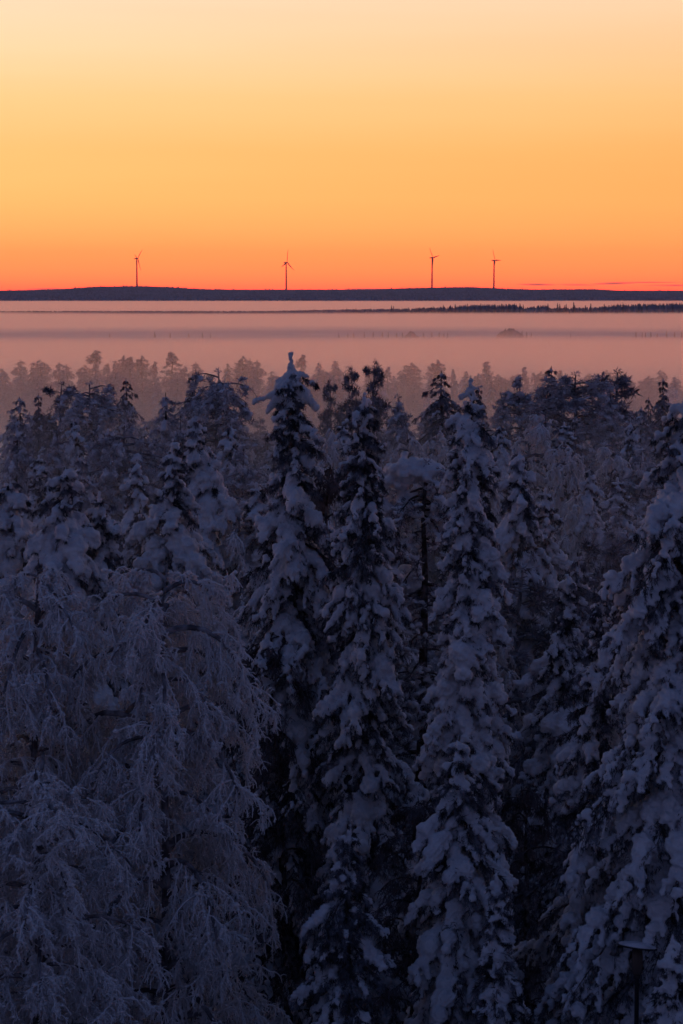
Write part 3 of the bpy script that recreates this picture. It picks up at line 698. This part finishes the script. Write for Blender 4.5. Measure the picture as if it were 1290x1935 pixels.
GM = 'frosted trees in the middle distance'
def mid(k, i, px, py, Y, label, w=1.0, rot=None, group=GM):
    nm, cat, lst = NAMES[k]
    return put(nm, lst[i % len(lst)], None, px, py, Y, label, cat, group, rnd.uniform(0, 6.28) if rot is None else rot, w, Hsrc=MH[k])
for a in [
    ('s', 1, 38, 750, 120, 'pointed pale spruce at the left edge rising against the fog', .95), ('s', 0, 74, 743, 135, 'small dark spire just left of the dark twin-headed pine', .8),
    ('p', 3, 112, 722, 140, 'dark twin-headed pine left of the drooping frosted pine', 1.15), ('p', 4, 166, 722, 128, 'wide frosted pine with drooping sides and a small crest', 1.05),
    ('s', 0, 235, 714, 142, 'small dark isolated conifer against the fog, left part', .85), ('s', 3, 315, 742, 108, 'stubby grey spruce tip straight above the big frosted birch', .95),
    ('s', 0, 366, 706, 138, 'slim dark spruce leaning on the flat-topped drooping pine', .85), ('p', 4, 410, 697, 118, 'tall flat-topped pine with its boughs hanging to the right', .95),
    ('p', 3, 622, 718, 145, 'thin open pine showing gaps, right of the tallest spruce', .6), ('p', 3, 662, 694, 140, 'spiky dark pine beside the taller tufted pine', .62),
    ('p', 3, 708, 682, 132, 'tall tufted dark pine right of centre left, highest of its neighbours', .68), ('p', 2, 755, 748, 120, 'low grey pine under the fog between tufted pine and pointed spruce', .8),
    ('s', 0, 838, 700, 122, 'sharp pointed dark spruce standing clear left of the thickly snowed spruce', 1.1), ('s', 0, 905, 730, 132, 'narrow dark spire just right of the cross-tipped spruce', .8),
    ('p', 2, 941, 742, 140, 'bushy dark tree between the narrow spire and the round-headed tree', .75), ('p', 0, 988, 713, 128, 'round-headed frosted tree with a peaked crown', .9),
    ('s', 0, 1043, 692, 130, 'tall dark spruce left of the broad domed pine', 1.15), ('p', 1, 1090, 704, 122, 'broad domed pine at the right against the fog', 1.2),
    ('p', 3, 1176, 700, 126, 'flat-crested pine with tufts leaning right', 1.3), ('p', 2, 1150, 740, 118, 'grey pine shoulder under the flat-crested pine', .9),
    ('s', 0, 1250, 714, 132, 'dark spruce near the right edge behind the huge spruce', .9), ('s', 0, 1224, 750, 140, 'small spire beside the dark spruce near the right edge', .7),
    ('s', 1, 1210, 768, 116, 'pale low spruce left of the huge spruce top', .9), ('b', 0, 1030, 768, 100, 'tall frost-white birch below the tall dark spruce', 1.0),
    ('p', 4, 245, 798, 94, 'broad frosted pine with snow pads and a dark trunk, left part', .85), ('b', 1, 985, 800, 104, 'hazy frosted birch under the round-headed tree', .9),
    ('b', 0, 1150, 830, 96, 'soft frosted birch below the flat-crested pine', 1.0), ('b', 1, 762, 812, 98, 'small rounded frost-white birch above the bent pine', .85),
    ('p', 2, 105, 812, 98, 'grey pine under the twin-headed pine', .8), ('s', 1, 30, 792, 92, 'frosted spruce stacked below the left-edge spruce', .9),
    ('p', 0, 462, 842, 84, 'loose frosted pine just left of the tallest spruce', .8), ('s', 1, 188, 800, 104, 'grey spire in front of the wide drooping pine', .7),
    ('b', 0, 618, 800, 92, 'misty birch top right of the tallest spruce', .7), ('b', 1, 1085, 830, 92, 'pale birch mound below the broad domed pine', .9),
    ('p', 0, 1215, 850, 88, 'frosted pine half behind the huge spruce', .9), ('p', 2, 560, 790, 110, 'grey pine hidden behind the tallest spruce', .8),
    ('b', 0, 1100, 905, 80, 'frosted birch above the small dark pointed spruce', .9), ('b', 1, 930, 870, 84, 'frosted birch peeping out between centre and hump-shouldered spruce', .8),
    ('s', 1, 150, 860, 80, 'grey spruce behind the double-topped spruce', .8), ('p', 0, 330, 780, 100, 'round frosted crown behind the snow-lumped spruce', .7),
    ('s', 3, 520, 880, 74, 'grey spruce filling the gap left behind the tallest spruce', 1.0), ('b', 1, 620, 960, 68, 'fine frosted birch between the tall central spruces, lower down', .9),
    ('b', 0, 450, 960, 66, 'pale birch right of the rounded-shoulder spruce', .8), ('p', 0, 1180, 960, 72, 'frosted pine under the huge spruce shoulder', .8),
]: mid(*a[:6], w=a[6])
# trees further back in the same forest, tops well below the fog
rg = np.random.default_rng(77); k = 0
occupied = []
while k < 265:
    px = rg.uniform(-40, 1330); h = rg.uniform(8, 13); py = 776 + 520 * rg.uniform() ** 1.5; Y = (CAMZ - h) * F / (py - Y0)
    if Y < 58 or Y > 240: continue
    x = (px - 645) / F * Y
    if any((x - a) ** 2 + (Y - b) ** 2 < 2.2 ** 2 for a, b in occupied): continue
    occupied.append((x, Y)); k += 1
    kk = rg.choice(['s', 'p', 'b'], p=[.58, .2, .22])
    lab = {'s': 'frosted spruce deep in the forest, mostly hidden behind nearer trees', 'p': 'frosted pine deep in the forest, mostly hidden behind nearer trees', 'b': 'frosted birch deep in the forest, mostly hidden behind nearer trees'}[kk]
    mid(kk, int(rg.integers(0, 5)), px, py, Y, lab, rg.uniform(.85, 1.25), group={'s': 'hidden forest spruces', 'p': 'hidden forest pines', 'b': 'hidden forest birches'}[kk])
# the same forest carries on round the viewpoint: trees beside and behind it shade the lower boughs
k = 0; rs = random.Random(9)
while k < 64:
    x = rs.uniform(-34, 34); Y = rs.uniform(-26, 66)
    if Y > 0 and abs(x) < 3.2 + Y * .17: continue
    if x * x + Y * Y < 36 or any((x - a) ** 2 + (Y - b) ** 2 < 3.6 ** 2 for a, b in occupied): continue
    occupied.append((x, Y)); k += 1
    kd = rs.choice('sspb'); nm, cat, lst = NAMES[kd]; parts = rs.choice(lst); h = rs.uniform(13, 16.5)
    e = bpy.data.objects.new(nm, None); COL.objects.link(e); e.location = (x, Y, ground_z(x, Y)); sc_ = h / MH[kd]; e.scale = (sc_ * 1.15, sc_ * 1.15, sc_); e.rotation_euler = (0, 0, rs.uniform(0, 6.28))
    tag(e, f'snowy {cat} beside or behind the viewpoint, outside the picture', cat, 'trees around the viewpoint')
    for q, me in parts.items(): link(q, me, e)
# ------------------------------------------------------------------ the foggy row
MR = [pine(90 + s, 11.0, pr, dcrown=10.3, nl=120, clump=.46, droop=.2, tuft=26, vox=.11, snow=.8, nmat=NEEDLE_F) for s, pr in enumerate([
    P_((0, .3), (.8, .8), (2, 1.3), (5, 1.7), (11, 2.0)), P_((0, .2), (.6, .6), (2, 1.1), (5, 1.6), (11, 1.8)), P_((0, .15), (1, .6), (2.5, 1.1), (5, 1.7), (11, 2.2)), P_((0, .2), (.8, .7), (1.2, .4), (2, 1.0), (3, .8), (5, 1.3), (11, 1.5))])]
NAMES['r'] = ('pine_tree', 'pine', MR); MH['r'] = 11.0
GF = 'row of trees fading in the fog'
ROW = [(5, 697, 1, 'p', 2), (35, 680, 1.1, 'p', 1), (62, 690, .7, 's', 0), (80, 680, 1.2, 'p', 0), (108, 684, .9, 'p', 1), (127, 688, 1, 'p', 1), (155, 690, 1, 'p', 0), (178, 663, 1.35, 'p', 2), (205, 688, .9, 'p', 2), (219, 680, .8, 's', 3),
       (234, 672, .9, 'p', 0), (249, 675, .9, 'p', 2), (266, 672, 1.0, 'p', 0), (291, 684, .8, 'p', 2), (320, 666, 1.25, 'p', 2), (345, 692, .8, 'p', 0), (367, 684, 1.0, 'p', 1), (430, 686, .8, 's', 0), (455, 673, 1.0, 'p', 0), (470, 678, .8, 'p', 1), (489, 680, .9, 'p', 1), (512, 700, .8, 's', 3),
       (570, 671, 1.0, 'p', 2), (603, 684, .9, 's', 3), (615, 698, .9, 'p', 0), (635, 680, 1.0, 's', 3), (660, 690, .9, 's', 3), (700, 690, 1, 'p', 0), (733, 694, .9, 'p', 2), (760, 700, .8, 'p', 0), (780, 685, 1.2, 'p', 4), (826, 680, 1.1, 'p', 0), (858, 698, .5, 'p', 3), (880, 700, .9, 's', 3),
       (918, 684, 1.0, 'p', 3), (902, 705, 1.0, 'p', 0), (944, 707, 1, 'p', 0), (967, 708, .9, 'p', 1), (992, 694, .8, 'p', 3), (1020, 701, .9, 'p', 0), (1060, 700, .8, 'p', 2), (1110, 705, .8, 'p', 0), (1143, 699, 1.0, 'p', 0), (1195, 722, .8, 'p', 2), (1212, 718, .9, 'p', 1), (1228, 718, .9, 'p', 0), (1252, 699, .9, 'p', 0), (1277, 716, .9, 'p', 0), (1300, 712, 1, 'p', 2)]
order = ['first', 'second', 'third', 'fourth', 'fifth', 'sixth', 'seventh', 'eighth', 'ninth', 'tenth', 'eleventh', 'twelfth', 'thirteenth', 'fourteenth', 'fifteenth', 'sixteenth', 'seventeenth', 'eighteenth', 'nineteenth', 'twentieth',
         'twenty-first', 'twenty-second', 'twenty-third', 'twenty-fourth', 'twenty-fifth']
nr = len(ROW)
for i, (px, py, w, k, v) in enumerate(ROW):
    lab = f"faint {'pine' if k == 'p' else 'spruce'} in the foggy row, {order[i]} from the left" if i < nr // 2 + 1 else f"faint {'pine' if k == 'p' else 'spruce'} in the foggy row, {order[nr - 1 - i]} from the right"
    mid('r' if k == 'p' else 's', v, px, py, 325 + rnd.uniform(-12, 12), lab, w * (1.05 if k == 'p' else 1.5), group=GF)

for i in range(46):
    px = -20 + i * 29.5 + rnd.uniform(-8, 8); k = rnd.choice('rrs')
    mid(k, rnd.randrange(4), px, rnd.uniform(703, 722), rnd.uniform(285, 345), 'low pale tree filling a gap in the foggy row, half hidden in the fog', 1.2, group='low trees in the foggy row')
# ------------------------------------------------------------------ street lamp
def lamp(px, py, Y):
    top = at(px, py, Y); gz = ground_z(top.x, Y); H = top.z - gz
    e = bpy.data.objects.new('street_lamp', None); COL.objects.link(e); e.location = (top.x, Y, gz)
    tag(e, 'dark park lamp with a flat round snow-dusted hood, bottom right among the branches', 'street lamp')
    def lathe(name, prof, mat, sides=28, tilt=0.0, parent=None):
        a = np.arange(sides) * 2 * math.pi / sides; V = []; Fc = []
        for r, z in prof:
            for q in a: V.append((r * math.cos(q), r * math.sin(q), z - tilt * r * math.cos(q) - 1.2 * tilt * r * math.sin(q)))
        for i in range(len(prof) - 1):
            for q in range(sides):
                a0, b0 = i * sides + q, i * sides + (q + 1) % sides; Fc += [(a0, b0, b0 + sides), (a0, b0 + sides, a0 + sides)]
        return link(name, mesh_np(name, V, Fc, mat, False), parent)
    lathe('pole', [(.06, -.2), (.06, 1.2), (.045, 1.3), (.038, H - .58), (.06, H - .57), (.06, H - .50), (0, H - .50)], METAL, 16, 0, e)
    lathe('lamp_glass', [(.0, H - .49), (.075, H - .49), (.10, H - .32), (.085, H - .04), (0, H - .035)], GLASS, 20, 0, e)
    hd = lathe('hood', [(0, H - .03), (.12, H - .03), (.33, H - .045), (.34, H - .03), (.33, H - .02), (.10, H + .02), (0, H + .03)], METAL, 36, .13, e)
    lathe('snow_cover', [(.315, H - .015), (.31, H + .012), (.2, H + .04), (.08, H + .06), (0, H + .065)], SNOWM, 36, .13, e)
lamp(1204, 1786, 39.7)

# ------------------------------------------------------------------ air: thin haze and ground fog banks
def volume(name, dens, g, col, label, kind='stuff'):
    m = bpy.data.materials.new(name); m.use_nodes = True; t = m.node_tree; t.nodes.clear()
    o = t.nodes.new('ShaderNodeOutputMaterial'); v = t.nodes.new('ShaderNodeVolumePrincipled')
    v.inputs['Color'].default_value = (*col, 1); v.inputs['Density'].default_value = dens; v.inputs['Anisotropy'].default_value = g
    t.links.new(v.outputs[0], o.inputs['Volume']); return m
def slab(name, y0, y1, z0, z1, mat, label, half=None, wav=0.0, seed=0, nseg=48):
    """closed bank of fog with an uneven near and far edge"""
    rg = np.random.default_rng(seed); V = []; Fc = []
    hw = half or (y1 * .35 + 200)
    xs = np.linspace(-hw, hw, nseg + 1)
    e0 = y0 + wav * (np.sin(xs * 7 / hw + rg.uniform(0, 6)) + .6 * np.sin(xs * 17 / hw + rg.uniform(0, 6)))
    e1 = y1 + wav * 1.5 * (np.sin(xs * 6 / hw + rg.uniform(0, 6)) + .6 * np.sin(xs * 15 / hw + rg.uniform(0, 6)))
    for i, x in enumerate(xs): V += [(x, e0[i], z0), (x, e1[i], z0), (x, e1[i], z1), (x, e0[i], z1)]
    for i in range(nseg):
        a = i * 4; b = a + 4
        for q in range(4): Fc.append((a + q, a + (q + 1) % 4, b + (q + 1) % 4, b + q))
    Fc += [(3, 2, 1, 0), tuple(nseg * 4 + q for q in range(4))]
    o = link(name, mesh_np(name, V, Fc, mat)); tag(o, label, 'fog' if name != 'haze' else 'haze', kind='stuff'); return o
hz_m = volume('haze_air', 5.2e-5, .0, (.95, .90, .95), '')
slab('haze', -3500, 12000, -2.5, 220, hz_m, 'thin evening haze over the whole landscape', half=7000, nseg=1)
def bank(y0, y1, zt, dens, label, seed, wav, g=.86, col=(1.0, .93, .95)):
    slab('fog_bank', y0, y1, -1.6 - seed * .013, zt, volume('fog', dens, g, col, ''), label, wav=wav, seed=seed)
bank(245, 875, 3.0, .0100, 'dense low fog lying on the near part of the mire', 1, 14)
bank(1125, 1955, 3.1, .0075, 'dense low fog on the middle of the mire', 2, 30)
bank(2165, 4560, 3.2, .0060, 'dense low fog on the far part of the mire', 3, 25)
bank(205, 640, 7.0, .0040, 'thinner fog round the feet of the foggy row of trees', 4, 10)
bank(184, 470, 13.5, .0034, 'thin upper veil of fog over the foggy row of trees', 5, 8, g=.79)
bank(52, 186, 13.4, .0036, 'faint mist between the trees of the middle distance', 6, 5, g=.2, col=(.90, .95, 1.0))
bank(650, 2140, 5.0, .0004, 'thin drifting mist over the middle of the mire', 7, 20)
print('script', _t.time() - _T0, 'objects', len(S.objects), 'faces', sum(len(m.polygons) for m in bpy.data.meshes))
